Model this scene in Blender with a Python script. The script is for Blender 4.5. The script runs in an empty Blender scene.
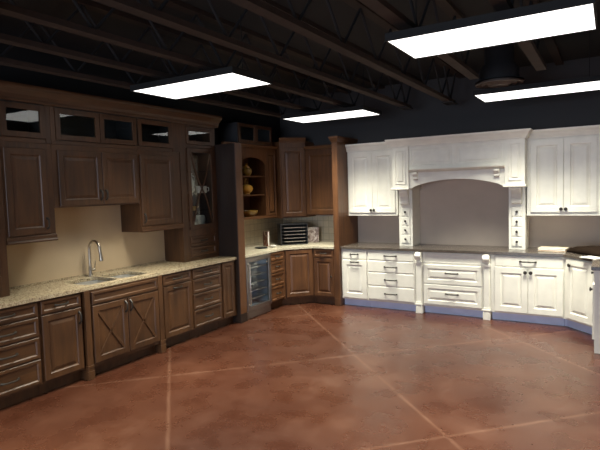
import bpy, bmesh, math, random
from mathutils import Vector, Matrix
random.seed(7)
S = bpy.context.scene
COL = S.collection
PI = math.pi

# ------------------------------------------------------------------ materials
def mat(name):
    m = bpy.data.materials.new(name); m.use_nodes = True
    nt = m.node_tree
    b = nt.nodes['Principled BSDF']
    return m, nt, b
def N(nt, t, **kw):
    n = nt.nodes.new(t)
    for k, v in kw.items():
        if k in n.inputs.keys(): n.inputs[k].default_value = v
        else: setattr(n, k, v)
    return n
def ramp(nt, stops):
    r = nt.nodes.new('ShaderNodeValToRGB')
    e = r.color_ramp.elements
    while len(e) < len(stops): e.new(0.5)
    for i, (p, c) in enumerate(stops):
        e[i].position = p; e[i].color = (*c, 1)
    return r
def plain(name, c, rough=.5, metal=0.0, spec=.5, bump=0):
    m, nt, b = mat(name)
    b.inputs['Roughness'].default_value = rough
    b.inputs['Metallic'].default_value = metal
    b.inputs['Specular IOR Level'].default_value = spec
    tc = N(nt, 'ShaderNodeTexCoord')
    nz = N(nt, 'ShaderNodeTexNoise', Scale=6.0, Detail=4.0)
    nt.links.new(tc.outputs['Object'], nz.inputs['Vector'])
    r = ramp(nt, [(.3, tuple(x*.93 for x in c)), (.7, tuple(min(1, x*1.05) for x in c))])
    nt.links.new(nz.outputs['Fac'], r.inputs['Fac'])
    nt.links.new(r.outputs['Color'], b.inputs['Base Color'])
    if bump:
        n2 = N(nt, 'ShaderNodeTexNoise', Scale=180.0, Detail=3.0)
        nt.links.new(tc.outputs['Object'], n2.inputs['Vector'])
        bp = N(nt, 'ShaderNodeBump', Strength=bump, Distance=.002)
        nt.links.new(n2.outputs['Fac'], bp.inputs['Height'])
        nt.links.new(bp.outputs['Normal'], b.inputs['Normal'])
    return m
def wood(name, dark, light, horiz=False, rough=.46):
    m, nt, b = mat(name)
    tc = N(nt, 'ShaderNodeTexCoord')
    oi = N(nt, 'ShaderNodeObjectInfo')
    ad = N(nt, 'ShaderNodeVectorMath', operation='ADD')
    mu = N(nt, 'ShaderNodeVectorMath', operation='SCALE'); mu.inputs['Scale'].default_value = 9.0
    cb = N(nt, 'ShaderNodeCombineXYZ')
    for k in 'XYZ': nt.links.new(oi.outputs['Random'], cb.inputs[k])
    nt.links.new(cb.outputs[0], mu.inputs[0])
    nt.links.new(tc.outputs['Object'], ad.inputs[0]); nt.links.new(mu.outputs[0], ad.inputs[1])
    mp = N(nt, 'ShaderNodeMapping')
    mp.inputs['Scale'].default_value = (1.6, 22, 22) if horiz else (22, 22, 1.6)
    nt.links.new(ad.outputs[0], mp.inputs['Vector'])
    n1 = N(nt, 'ShaderNodeTexNoise', Scale=1.0, Detail=7.0, Roughness=.62, Distortion=.5)
    nt.links.new(mp.outputs[0], n1.inputs['Vector'])
    n2 = N(nt, 'ShaderNodeTexNoise', Scale=2.5, Detail=3.0)
    nt.links.new(ad.outputs[0], n2.inputs['Vector'])
    mx = N(nt, 'ShaderNodeMath', operation='MULTIPLY_ADD'); mx.inputs[1].default_value = .45
    sb = N(nt, 'ShaderNodeMath', operation='MULTIPLY'); sb.inputs[1].default_value = .55
    nt.links.new(n1.outputs['Fac'], sb.inputs[0])
    nt.links.new(n2.outputs['Fac'], mx.inputs[0]); nt.links.new(sb.outputs[0], mx.inputs[2])
    mid = tuple((a+c)/2 for a, c in zip(dark, light))
    r = ramp(nt, [(.32, dark), (.5, mid), (.66, light)])
    nt.links.new(mx.outputs[0], r.inputs['Fac'])
    nt.links.new(r.outputs['Color'], b.inputs['Base Color'])
    b.inputs['Roughness'].default_value = rough
    return m
def granite(name, stops, scale, rough):
    m, nt, b = mat(name)
    tc = N(nt, 'ShaderNodeTexCoord')
    v = N(nt, 'ShaderNodeTexVoronoi', Scale=scale)
    nz = N(nt, 'ShaderNodeTexNoise', Scale=scale*.35, Detail=8.0, Roughness=.7)
    nt.links.new(tc.outputs['Object'], v.inputs['Vector']); nt.links.new(tc.outputs['Object'], nz.inputs['Vector'])
    sep = N(nt, 'ShaderNodeSeparateColor'); nt.links.new(v.outputs['Color'], sep.inputs[0])
    mx = N(nt, 'ShaderNodeMath', operation='MULTIPLY_ADD'); mx.inputs[1].default_value = .4
    s2 = N(nt, 'ShaderNodeMath', operation='MULTIPLY'); s2.inputs[1].default_value = .6
    nt.links.new(nz.outputs['Fac'], s2.inputs[0]); nt.links.new(sep.outputs[0], mx.inputs[0]); nt.links.new(s2.outputs[0], mx.inputs[2])
    r = ramp(nt, stops); nt.links.new(mx.outputs[0], r.inputs['Fac'])
    nt.links.new(r.outputs['Color'], b.inputs['Base Color'])
    b.inputs['Roughness'].default_value = rough
    return m
def glass(name, tint=(1, 1, 1), rough=0.0):
    m, nt, b = mat(name); nt.nodes.remove(b)
    out = nt.nodes['Material Output']
    tr = N(nt, 'ShaderNodeBsdfTransparent'); tr.inputs['Color'].default_value = (*tint, 1)
    gl = N(nt, 'ShaderNodeBsdfGlossy'); gl.inputs['Roughness'].default_value = rough
    fr = N(nt, 'ShaderNodeFresnel'); ge = N(nt, 'ShaderNodeNewGeometry'); ma = N(nt, 'ShaderNodeMath', operation='MULTIPLY_ADD'); ma.inputs[1].default_value = 1/1.5-1.5; ma.inputs[2].default_value = 1.5
    nt.links.new(ge.outputs['Backfacing'], ma.inputs[0]); nt.links.new(ma.outputs[0], fr.inputs['IOR'])
    mx = N(nt, 'ShaderNodeMixShader')
    nt.links.new(fr.outputs[0], mx.inputs[0]); nt.links.new(tr.outputs[0], mx.inputs[1]); nt.links.new(gl.outputs[0], mx.inputs[2])
    nt.links.new(mx.outputs[0], out.inputs['Surface'])
    return m
def emit(name, c, s):
    m, nt, b = mat(name)
    b.inputs['Base Color'].default_value = (.8, .8, .8, 1)
    b.inputs['Emission Color'].default_value = (*c, 1)
    b.inputs['Emission Strength'].default_value = s
    return m

WD, WL = (.032, .0122, .0042), (.098, .042, .0145)
M_WV = wood('cherry_wood_upright', WD, WL)
M_WH = wood('cherry_wood_level', WD, WL, True)
CD, CL = (.052, .0190, .0066), (.138, .057, .0195)
M_CV = wood('warm_cherry_upright', CD, CL)
M_CH = wood('warm_cherry_level', CD, CL, True)
M_JOIST = wood('joist_timber', (.018, .0095, .006), (.036, .021, .0135), True, .85)
M_WHITE = plain('ivory_paint', (.81, .79, .70), .42)
M_TOE = plain('lavender_grey_paint', (.66, .73, .96), .5)  # white toe kicks, with the bluish daylight in their shade put into the colour
M_BRONZE = plain('dark_bronze', (.032, .026, .020), .5, .35)
M_STEEL = plain('brushed_steel', (.66, .62, .56), .34, 1.0)
M_DSTEEL = plain('grey_stainless', (.30, .28, .26), .36, 1.0)
M_GRAN = granite('gold_granite', [(.24, (.07, .05, .03)), (.33, (.27, .20, .125)), (.5, (.40, .32, .20)), (.68, (.52, .44, .30))], 90, .25)
M_CREAM = granite('cream_quartz', [(.3, (.40, .35, .25)), (.7, (.56, .51, .39))], 60, .25)
M_DARKTOP = granite('dark_brown_stone', [(.3, (.060, .049, .040)), (.7, (.115, .094, .078))], 90, .16)
M_GLASS = glass('clear_glass', (.92, .95, .94))
M_DGLASS = glass('smoked_glass', (.55, .60, .62))
M_BLACK = plain('black_plastic', (.012, .012, .014), .4)
M_INNER = wood('cabinet_interior', (.05, .028, .018), (.10, .055, .034))
M_DARKIN = plain('dark_interior', (.03, .03, .032), .6)

# floor
def floor_mat():
    m, nt, b = mat('stained_concrete')
    L = nt.links.new
    tc = N(nt, 'ShaderNodeTexCoord')
    n1 = N(nt, 'ShaderNodeTexNoise', Scale=.8, Detail=3.0, Roughness=.5, Distortion=.3)
    n2 = N(nt, 'ShaderNodeTexNoise', Scale=3.0, Detail=4.0, Roughness=.55)
    L(tc.outputs['Object'], n1.inputs['Vector']); L(tc.outputs['Object'], n2.inputs['Vector'])
    mx = N(nt, 'ShaderNodeMath', operation='MULTIPLY_ADD'); mx.inputs[1].default_value = .4
    s2 = N(nt, 'ShaderNodeMath', operation='MULTIPLY'); s2.inputs[1].default_value = .6
    L(n1.outputs['Fac'], s2.inputs[0]); L(n2.outputs['Fac'], mx.inputs[0]); L(s2.outputs[0], mx.inputs[2])
    r = ramp(nt, [(.32, (.036, .0110, .0058)), (.45, (.054, .0175, .0090)), (.55, (.070, .0245, .0125)), (.68, (.100, .041, .023))])
    L(mx.outputs[0], r.inputs['Fac'])
    sp = N(nt, 'ShaderNodeSeparateXYZ')
    wob = N(nt, 'ShaderNodeTexNoise', Scale=3.0, Detail=3.0); L(tc.outputs['Object'], wob.inputs['Vector'])
    wv = N(nt, 'ShaderNodeVectorMath', operation='MULTIPLY_ADD')
    wv.inputs[1].default_value = (.02, .02, 0)
    L(wob.outputs['Color'], wv.inputs[0]); L(tc.outputs['Object'], wv.inputs[2])
    L(wv.outputs[0], sp.inputs[0])
    def line(op, off, per):
        a = N(nt, 'ShaderNodeMath', operation=op); L(sp.outputs['Y'], a.inputs[0]); L(sp.outputs['X'], a.inputs[1])
        c = N(nt, 'ShaderNodeMath', operation='SUBTRACT'); L(a.outputs[0], c.inputs[0]); c.inputs[1].default_value = off
        d = N(nt, 'ShaderNodeMath', operation='PINGPONG'); L(c.outputs[0], d.inputs[0]); d.inputs[1].default_value = per/2
        return d
    l1 = line('ADD', 2.60, 2.74); l2 = line('SUBTRACT', 7.28, 2.71)
    mn = N(nt, 'ShaderNodeMath', operation='MINIMUM'); L(l1.outputs[0], mn.inputs[0]); L(l2.outputs[0], mn.inputs[1])
    lr = ramp(nt, [(.0, (1, 1, 1)), (.014, (.7, .7, .7)), (.030, (0, 0, 0))]); L(mn.outputs[0], lr.inputs['Fac'])
    lm = N(nt, 'ShaderNodeMath', operation='MULTIPLY'); L(lr.outputs['Color'], lm.inputs[0])
    lw = ramp(nt, [(.3, (.25, .25, .25)), (.7, (.85, .85, .85))]); L(n2.outputs['Fac'], lw.inputs['Fac']); L(lw.outputs['Color'], lm.inputs[1])
    mc = N(nt, 'ShaderNodeMixRGB'); mc.inputs['Color2'].default_value = (.135, .065, .040, 1)
    L(lm.outputs[0], mc.inputs['Fac']); L(r.outputs['Color'], mc.inputs['Color1'])
    L(mc.outputs[0], b.inputs['Base Color'])
    rr = ramp(nt, [(.3, (.22, .22, .22)), (.7, (.36, .36, .36))]); L(n2.outputs['Fac'], rr.inputs['Fac'])
    L(rr.outputs['Color'], b.inputs['Roughness'])
    b.inputs['Specular IOR Level'].default_value = .5
    return m
def wall_mat(name, low, high, zsplit):
    m, nt, b = mat(name)
    L = nt.links.new
    tc = N(nt, 'ShaderNodeTexCoord'); sp = N(nt, 'ShaderNodeSeparateXYZ'); L(tc.outputs['Object'], sp.inputs[0])
    g = N(nt, 'ShaderNodeMath', operation='GREATER_THAN'); g.inputs[1].default_value = zsplit; L(sp.outputs['Z'], g.inputs[0])
    nz = N(nt, 'ShaderNodeTexNoise', Scale=3.0, Detail=5.0); L(tc.outputs['Object'], nz.inputs['Vector'])
    r = ramp(nt, [(.3, tuple(x*.95 for x in low)), (.7, tuple(x*1.05 for x in low))]); L(nz.outputs['Fac'], r.inputs['Fac'])
    mc = N(nt, 'ShaderNodeMixRGB'); mc.inputs['Color2'].default_value = (*high, 1)
    L(g.outputs[0], mc.inputs['Fac']); L(r.outputs['Color'], mc.inputs['Color1']); L(mc.outputs[0], b.inputs['Base Color'])
    b.inputs['Roughness'].default_value = .75
    n2 = N(nt, 'ShaderNodeTexNoise', Scale=120.0, Detail=2.0); L(tc.outputs['Object'], n2.inputs['Vector'])
    bp = N(nt, 'ShaderNodeBump', Strength=.08, Distance=.003); L(n2.outputs['Fac'], bp.inputs['Height']); L(bp.outputs['Normal'], b.inputs['Normal'])
    return m
def tile_mat():
    m, nt, b = mat('travertine_tile')
    L = nt.links.new
    tc = N(nt, 'ShaderNodeTexCoord')
    sp = N(nt, 'ShaderNodeSeparateXYZ'); L(tc.outputs['Object'], sp.inputs[0])
    a = N(nt, 'ShaderNodeMath', operation='ADD'); L(sp.outputs['X'], a.inputs[0]); L(sp.outputs['Y'], a.inputs[1])
    cb = N(nt, 'ShaderNodeCombineXYZ'); L(a.outputs[0], cb.inputs['X']); L(sp.outputs['Z'], cb.inputs['Y'])
    br = N(nt, 'ShaderNodeTexBrick', offset=0.0, Scale=1.0)
    br.inputs['Brick Width'].default_value = .105; br.inputs['Row Height'].default_value = .105; br.inputs['Mortar Size'].default_value = .004
    br.inputs['Color1'].default_value = (.56, .475, .34, 1); br.inputs['Color2'].default_value = (.48, .41, .295, 1); br.inputs['Mortar'].default_value = (.34, .29, .21, 1)
    L(cb.outputs[0], br.inputs['Vector']); L(br.outputs['Color'], b.inputs['Base Color'])
    b.inputs['Roughness'].default_value = .5
    return m
M_FLOOR = floor_mat()
M_WALL_L = wall_mat('tan_wall_paint', (.52, .395, .25), (.006, .006, .007), 2.36)
M_WALL_B = wall_mat('taupe_wall_paint', (.52, .43, .355), (.040, .037, .037), 2.40)
M_DARKWALL = plain('charcoal_paint', (.012, .012, .014), .8)
M_PLAINWALL = plain('pale_wall_paint', (.45, .43, .40), .8)
M_CEIL = plain('black_deck_paint', (.012, .011, .011), .9)
M_TILE = tile_mat()

# ------------------------------------------------------------------ mesh builder
class MB:
    def __init__(s): s.v = []; s.f = []
    def add(s, vs, fs):
        o = len(s.v); s.v += [tuple(v) for v in vs]; s.f += [tuple(i+o for i in f) for f in fs]; return s
    def box(s, x0, x1, y0, y1, z0, z1):
        return s.add([(x0,y0,z0),(x1,y0,z0),(x1,y1,z0),(x0,y1,z0),(x0,y0,z1),(x1,y0,z1),(x1,y1,z1),(x0,y1,z1)],
                     [(0,3,2,1),(4,5,6,7),(0,1,5,4),(1,2,6,5),(2,3,7,6),(3,0,4,7)])
    def rings(s, rs, cap0=True, cap1=True):
        n = len(rs[0]); vs = [p for r in rs for p in r]; fs = []
        for k in range(len(rs)-1):
            for i in range(n):
                j = (i+1) % n
                fs.append((k*n+i, k*n+j, (k+1)*n+j, (k+1)*n+i))
        if cap0: fs.append(tuple(reversed(range(n))))
        if cap1: fs.append(tuple((len(rs)-1)*n+i for i in range(n)))
        return s.add(vs, fs)
    def panel(s, x0, x1, z0, z1, prof):
        """stacked rectangles: prof = [(inset, y), ...] from the back to the middle of the front"""
        mxi = min(x1-x0, z1-z0)/2*.92
        pm = max(p[0] for p in prof); k = min(1, mxi/pm) if pm else 1
        rs = []
        for (i, y) in prof:
            i *= k
            rs.append([(x0+i,y,z0+i),(x1-i,y,z0+i),(x1-i,y,z1-i),(x0+i,y,z1-i)])
        return s.rings(rs)
    def prism_x(s, prof, x0, x1):           # prof in (y,z)
        return s.rings([[(x0,y,z) for y, z in prof], [(x1,y,z) for y, z in prof]])
    def prism_y(s, prof, y0, y1):           # prof in (x,z)
        return s.rings([[(x,y0,z) for x, z in prof], [(x,y1,z) for x, z in prof]])
    def prism_z(s, prof, z0, z1):           # prof in (x,y)
        return s.rings([[(x,y,z0) for x, y in prof], [(x,y,z1) for x, y in prof]])
    def lathe(s, prof, cx=0, cy=0, n=20):   # prof [(r,z)]
        rs = [[(cx+r*math.cos(2*PI*i/n), cy+r*math.sin(2*PI*i/n), z) for i in range(n)] for r, z in prof]
        return s.rings(rs)
    def tube(s, path, r, n=8):
        path = [Vector(p) for p in path]; rs = []
        rr = r if isinstance(r, (list, tuple)) else [r]*len(path)
        t0 = (path[1]-path[0]).normalized()
        up = Vector((0,0,1)) if abs(t0.z) < .9 else Vector((1,0,0))
        u = t0.cross(up).normalized()
        for k, p in enumerate(path):
            t = (path[min(k+1,len(path)-1)]-path[max(k-1,0)]).normalized()
            u = (u - t*u.dot(t)).normalized(); w = t.cross(u)
            rs.append([tuple(p + (u*math.cos(2*PI*i/n)+w*math.sin(2*PI*i/n))*rr[k]) for i in range(n)])
        return s.rings(rs)
    def bar(s, a, b, wd, dp):                # straight box bar in the x-z plane (front at -y): a,b=(x,z), y range dp
        ax, az = a; bx, bz = b; d = Vector((bx-ax, bz-az)).normalized(); n = Vector((-d.y, d.x))*wd/2
        q = [(ax+n.x,az+n.y),(ax-n.x,az-n.y),(bx-n.x,bz-n.y),(bx+n.x,bz+n.y)]
        return s.prism_y(q, dp[0], dp[1])
    def build(s, name, m, parent=None, bevel=0, smooth=False, loc=(0,0,0), rz=0):
        me = bpy.data.meshes.new(name); me.from_pydata(s.v, [], s.f); 
        bm = bmesh.new(); bm.from_mesh(me); bmesh.ops.recalc_face_normals(bm, faces=bm.faces[:]); bm.to_mesh(me); bm.free()
        o = bpy.data.objects.new(name, me); COL.objects.link(o); me.materials.append(m)
        if parent: o.parent = parent
        o.location = loc; o.rotation_euler = (0,0,rz)
        if smooth:
            for p in me.polygons: p.use_smooth = True
            if hasattr(me, 'set_sharp_from_angle'): me.set_sharp_from_angle(angle=math.radians(40))
        if bevel:
            bv = o.modifiers.new('bevel', 'BEVEL'); bv.width = bevel; bv.segments = 2; bv.limit_method = 'ANGLE'; bv.angle_limit = math.radians(40)
        return o
def tag(o, label, cat, group=None, kind=None):
    if label: o['label'] = label
    if cat: o['category'] = cat
    if group: o['group'] = group
    if kind: o['kind'] = kind
    return o
def thing(name, label, cat, loc, rz=0, group=None):
    o = bpy.data.objects.new(name, None); COL.objects.link(o); o.location = loc; o.rotation_euler = (0,0,rz)
    o.empty_display_size = .1
    return tag(o, label, cat, group)
def struct(o, label=None):
    o['kind'] = 'structure'
    if label: o['label'] = label
    o['category'] = o.name.split('_')[0]
    return o

def crown_sweep(mb, xa, xb, yf, yb, prof):
    '''prof = [(outward, z)] swept along left return, front and right return with mitres'''
    return mb.rings([[(xa-o, yb, z) for o, z in prof], [(xa-o, yf-o, z) for o, z in prof], [(xb+o, yf-o, z) for o, z in prof], [(xb+o, yb, z) for o, z in prof]])
T = .020
def raised(stile=.058, t=T):
    return [(0,0),(0,-t+.003),(.003,-t),(stile-.004,-t),(stile+.002,-t+.007),(stile+.010,-t+.011),(stile+.014,-t+.011),(stile+.040,-t+.003),(stile+.043,-t+.002)]
def flatp(stile=.058, t=T):
    return [(0,0),(0,-t+.003),(.003,-t),(stile-.004,-t),(stile+.004,-t+.010),(stile+.006,-t+.011)]
def slab(t=T):
    return [(0,0),(0,-.006),(.004,-.010),(.012,-.012),(.016,-.012)]

def pull(parent, x, z, length, horiz=True, y0=-T, m=None, r=.0085, label=None):
    mb = MB(); h = length/2; pts = []
    for k in range(11):
        u = -1+2*k/10
        yy = y0 - .030*(1-abs(u)**4) if abs(u) < 1 else y0+.002
        pts.append((x+u*h, yy, z) if horiz else (x, yy, z+u*h))
    mb.tube(pts, [r*1.5]+[r]*9+[r*1.5], 8)
    return mb.build('handle', m or M_BRONZE, parent, smooth=True)
def knob(parent, x, z, y0=-T, r=.015, m=None):
    r *= 1.3
    mb = MB(); n = 12
    prof = [(.45*r, .002), (.42*r, -.012), (.95*r, -.016), (r, -.022), (.8*r, -.028), (.3*r, -.030)]
    mb.rings([[(x+q*math.cos(2*PI*i/n), y0+y, z+q*math.sin(2*PI*i/n)) for i in range(n)] for q, y in prof])
    return mb.build('knob', m or M_BRONZE, parent, smooth=True)
def door(parent, x0, x1, z0, z1, m, stile=.058, style=raised, name='door'):
    return MB().panel(x0, x1, z0, z1, style(stile)).build(name, m, parent)
def drawer(parent, x0, x1, z0, z1, m, stile=.030, style=flatp, handle=.13, hz=None, knobbed=False, name='drawer', hm=None):
    d = MB().panel(x0, x1, z0, z1, style(stile)).build(name, m, parent)
    yf_ = -.0118 if style is slab else -T
    if handle: pull(d, (x0+x1)/2, hz or (z0+z1)/2, handle, y0=yf_, m=hm)
    if knobbed: knob(d, (x0+x1)/2, (z0+z1)/2, y0=yf_, r=.013)
    return d
TOE = .11; CT = .874
def base_body(root, w, d, m, mt, z1=CT, toe=TOE, toe_in=.07):
    MB().box(0, w, 0, d, toe, z1).build('body', m, root, bevel=.0015)
    MB().box(0.001, w-.001, toe_in, d, 0, toe).build('toe_kick', mt, root)

XL = -4.372; YF = 7.024          # cabinet front planes, left run and white run
XW, YW = -4.985, 7.650           # left wall, back wall
DL = XL - XW; DW = YW - YF
XU, YU = -4.650, 7.310           # wall-cabinet fronts
G = .0015

# ------------------------------------------------------------------ shell
XR, YN, ZC = 3.6, -4.2, 3.36
struct(MB().box(XW-.15, XR+.15, YN-.15, YW+.15, -.12, 0).build('floor', M_FLOOR))
struct(MB().box(XW-.15, XR+.15, YN-.15, YW+.15, ZC, ZC+.12).build('ceiling', M_CEIL))
struct(MB().box(XW-.15, XW, YN-.15, YW+.15, 0, ZC).build('wall_left', M_WALL_L))
struct(MB().box(XW, XR+.15, YW, YW+.15, 0, ZC).build('wall_back', M_WALL_B))
struct(MB().box(XR, XR+.15, YN-.15, YW, 0, ZC).build('wall_right', M_PLAINWALL))
# wall behind the camera; its unseen window is placed to steer the daylight
WX = [(-3.4, .6)]; WZ0, WZ1 = .35, 2.55
fw = MB()
fw.box(XW, XR, YN-.15, YN, 0, WZ0); fw.box(XW, XR, YN-.15, YN, WZ1, ZC)
fw.box(XW, WX[0][0], YN-.15, YN, WZ0, WZ1); fw.box(WX[0][1], XR, YN-.15, YN, WZ0, WZ1)
struct(fw.build('wall_front', M_PLAINWALL))
for i, (a, b) in enumerate(WX):
    w = MB()
    for (p, q, r, s_) in ((a, a+.05, WZ0, WZ1), (b-.05, b, WZ0, WZ1), (a, b, WZ0, WZ0+.05), (a, b, WZ1-.05, WZ1), ((a+b)/2-.025, (a+b)/2+.025, WZ0, WZ1)):
        w.box(p, q, YN-.11, YN-.04, r, s_)
    f = struct(w.build('window_%d' % (i+1), M_DARKWALL))
    MB().box(a+.04, b-.04, YN-.080, YN-.072, WZ0+.04, WZ1-.04).build('pane', M_GLASS, f)

# ------------------------------------------------------------------ left run, base cabinets (local x -> +Y)
RL = PI/2
def left(name, label, y0, z=0, x=XL, group=None): return thing(name, label, 'cabinet', (x, y0, z), RL, group)
GBL = 'brown base cabinets of the left run'
def four_drawers(root, w, m, zs, hl, e=.014, hm=None):
    for (a, b) in zs: drawer(root, e, w-e, a, b, m, handle=hl, hm=hm)
ZS4 = [(.745, .862), (.565, .728), (.365, .548), (.135, .348)]
w = .60
r = left('drawer_cabinet', 'brown wooden base cabinet of four drawers at the left edge of the photo', 2.062, group=GBL)
base_body(r, w, DL-.002, M_WV, M_WV); four_drawers(r, w, M_WH, ZS4, .15, .018)
w = .435
r = left('base_cabinet', 'brown base cabinet with one drawer over one door, left of the sink cabinet', 2.664, group=GBL)
base_body(r, w, DL-.002, M_WV, M_WV)
drawer(r, .016, w-.020, .745, .862, M_WH, handle=.13)
d = door(r, .016, w-.020, .135, .728, M_WV); pull(d, w-.045, .635, .11, False)
# sink cabinet, bumped forward on feet
w = 1.02; BF = .028
r = left('sink_cabinet', 'brown sink base cabinet with crossed X doors and block feet under the double sink', 3.101, x=XL+BF, group=GBL)
DB = DL-.002+BF
bd = MB(); bd.box(.0755, w-.0755, 0, .018, TOE, CT); bd.box(.0755, w-.0755, DB-.012, DB, TOE, CT); bd.box(.0755, .0875, .018, DB-.012, TOE, CT); bd.box(w-.0875, w-.0755, .018, DB-.012, TOE, CT); bd.box(.0875, w-.0875, .018, DB-.012, TOE, TOE+.018)
bd.build('body', M_WV, r, bevel=.0015)
MB().box(.075, w-.075, .08, DL-.002+BF, 0, TOE).build('toe_kick', M_WV, r)
for x0 in (0, w-.075):
    p = MB(); p.box(x0+.006, x0+.069, -.008, DL-.002+BF, TOE+.03, CT)
    pl = p.build('pilaster', M_WV, r, bevel=.002)
    ft = MB(); ft.box(x0, x0+.075, -.016, .12, 0, .085); ft.box(x0+.004, x0+.071, -.012, .12, .085, .115); ft.box(x0+.001, x0+.074, -.015, .12, .115, TOE+.03)
    ft.build('foot', M_WV, pl, bevel=.003)
drawer(r, .085, w-.085, .735, .855, M_WH, handle=0, name='false_drawer_front')
def xdoor(root, x0, x1, z0, z1, m):
    d = MB().panel(x0, x1, z0, z1, flatp(.060)).build('door', m, root)
    i = .060
    for a, b in (((x0+i, z0+i), (x1-i, z1-i)), ((x0+i, z1-i), (x1-i, z0+i))):
        MB().bar(a, b, .026, (-T+.0115, -T+.001)).build('cross_bar', m, d, bevel=.003)
    return d
c = w/2
d = xdoor(r, .085, c-.004, .150, .715, M_WV); pull(d, c-.032, .635, .11, False)
d = xdoor(r, c+.004, w-.085, .150, .715, M_WV); pull(d, c+.032, .635, .11, False)
w = .494
r = left('pullout_cabinet', 'brown base cabinet with one drawer over a pull-out door, right of the sink cabinet', 4.123, group=GBL)
base_body(r, w, DL-.002, M_WV, M_WV)
drawer(r, .022, w-.016, .745, .862, M_WH, handle=.14)
d = door(r, .022, w-.016, .135, .728, M_WV); pull(d, w/2, .695, .13)
w = .548
r = left('drawer_cabinet', 'brown base cabinet of four drawers under the glass-fronted hutch', 4.619, group=GBL)
base_body(r, w, DL-.002, M_WV, M_WV); four_drawers(r, w, M_WH, ZS4, .14)
w = .308
r = left('base_cabinet', 'narrow brown base cabinet with a plain tall panel at the end of the left run', 5.169, group=GBL)
base_body(r, w, DL-.002, M_WV, M_WV)
door(r, .02, w-.05, .135, .862, M_WV, .05, name='panel')

# granite worktop with two bowl cut-outs
def rrect(x0, x1, y0, y1, r, n=6):
    pts = []
    for cx, cy, a0 in ((x1-r, y1-r, 0), (x0+r, y1-r, 90), (x0+r, y0+r, 180), (x1-r, y0+r, 270)):
        for k in range(n+1):
            a = math.radians(a0+90*k/n); pts.append((cx+r*math.cos(a), cy+r*math.sin(a)))
    return pts
def slab_with_holes(name, outer, holes, z0, z1, m, bevel=.004):
    bm = bmesh.new()
    loops = []
    for pts in [outer]+holes:
        vs = [bm.verts.new((x, y, z1)) for x, y in pts]
        es = [bm.edges.new((vs[i], vs[(i+1) % len(vs)])) for i in range(len(vs))]
        loops.append(vs)
    bmesh.ops.triangle_fill(bm, use_beauty=True, use_dissolve=False, edges=bm.edges[:])
    top = bm.faces[:]
    low = {v: bm.verts.new((v.co.x, v.co.y, z0)) for v in bm.verts[:]}
    for f in top: bm.faces.new([low[v] for v in reversed(f.verts)])
    for vs in loops:
        for i in range(len(vs)):
            a, b = vs[i], vs[(i+1) % len(vs)]
            bm.faces.new((a, b, low[b], low[a]))
    bmesh.ops.recalc_face_normals(bm, faces=bm.faces[:])
    bmesh.ops.dissolve_limit(bm, angle_limit=.01, verts=bm.verts[:], edges=bm.edges[:])
    me = bpy.data.meshes.new(name); bm.to_mesh(me); bm.free()
    o = bpy.data.objects.new(name, me); COL.objects.link(o); me.materials.append(m)
    bv = o.modifiers.new('bevel', 'BEVEL'); bv.width = bevel; bv.segments = 2; bv.limit_method = 'ANGLE'; bv.angle_limit = math.radians(50)
    return o
CZ0, CZ1 = .8755, .914
XC = XL + .034
B1 = (XW+.155, XL-.055, 3.214, 3.610); B2 = (XW+.155, XL-.055, 3.640, 4.016)
o = slab_with_holes('granite_worktop', [(XW+.001, 1.75), (XC, 1.75), (XC, 5.478), (XW+.001, 5.478)],
                    [rrect(*B1, .07), rrect(*B2, .07)], CZ0, CZ1, M_GRAN)
tag(o, 'speckled gold granite worktop along the left wall over the brown cabinets', 'worktop')
bs = MB().box(XW+.001, XW+.019, 2.575, 4.798, CZ1+.0005, CZ1+.018).build('edge_upstand', M_GRAN)
tag(bs, 'low granite strip behind the sink at the foot of the tan wall', 'upstand')
# sink
M_SINK = plain('satin_sink_steel', (.62, .60, .56), .42, .55)
r = thing('double_sink', 'stainless double bowl sink set into the gold granite worktop', 'sink', (0, 0, 0))
for B in (B1, B2):
    x0, x1, y0, y1 = B
    mb = MB(); rs = []
    for ins, z in ((-.012, CZ0-.0008), (-.012, CZ0-.0025), (.0015, CZ0-.003), (.004, CZ0-.10), (.012, CZ0-.16), (.04, CZ0-.178), (.10, CZ0-.182)):
        rs.append([(x, y, z) for x, y in rrect(x0+ins, x1-ins, y0+ins, y1-ins, max(.02, .07-ins*.3), 5)])
    mb.rings(rs, cap0=False); bw = mb.build('bowl', M_SINK, r, smooth=True)
    MB().lathe([(.04, CZ0-.1815), (.04, CZ0-.179), (.02, CZ0-.180)], (x0+x1)/2, (y0+y1)/2, 16).build('drain', M_DSTEEL, bw, smooth=True)
# faucet
M_NICK = plain('warm_nickel', (.42, .37, .30), .3, 1.0)
fx, fy = XW+.09, 3.605
r = thing('kitchen_faucet', 'brushed steel gooseneck faucet behind the double sink', 'faucet', (fx, fy, CZ1+.0005))
MB().lathe([(.028, 0), (.028, .006), (.022, .012), (.019, .02), (.019, .10), (.016, .105), (.014, .11)], 0, 0, 18).build('base', M_NICK, r, smooth=True)
pts = [(0, 0, .10), (0, 0, .20), (0, 0, .30)]
R_ = .088
for k in range(1, 13):
    a = PI - PI*k/12*1.02
    pts.append((R_+R_*math.cos(a), 0, .30+R_*math.sin(a)))
pts.append((2*R_+.006, .0, .265)); 
MB().tube(pts, .0145, 12).build('spout', M_NICK, r, smooth=True)
MB().tube([(2*R_+.005, 0, .272), (2*R_+.010, 0, .235), (2*R_+.017, 0, .195), (2*R_+.019, 0, .175)], [.014, .017, .021, .019], 12).build('spray_head', M_NICK, r, smooth=True)
h = MB().tube([(0, .012, .065), (.004, .055, .070)], [.013, .015], 10); h.tube([(.004, .048, .070), (.012, .056, .13), (.016, .058, .165)], [.008, .006, .005], 8)
h.build('handle', M_NICK, r, smooth=True)

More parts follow.
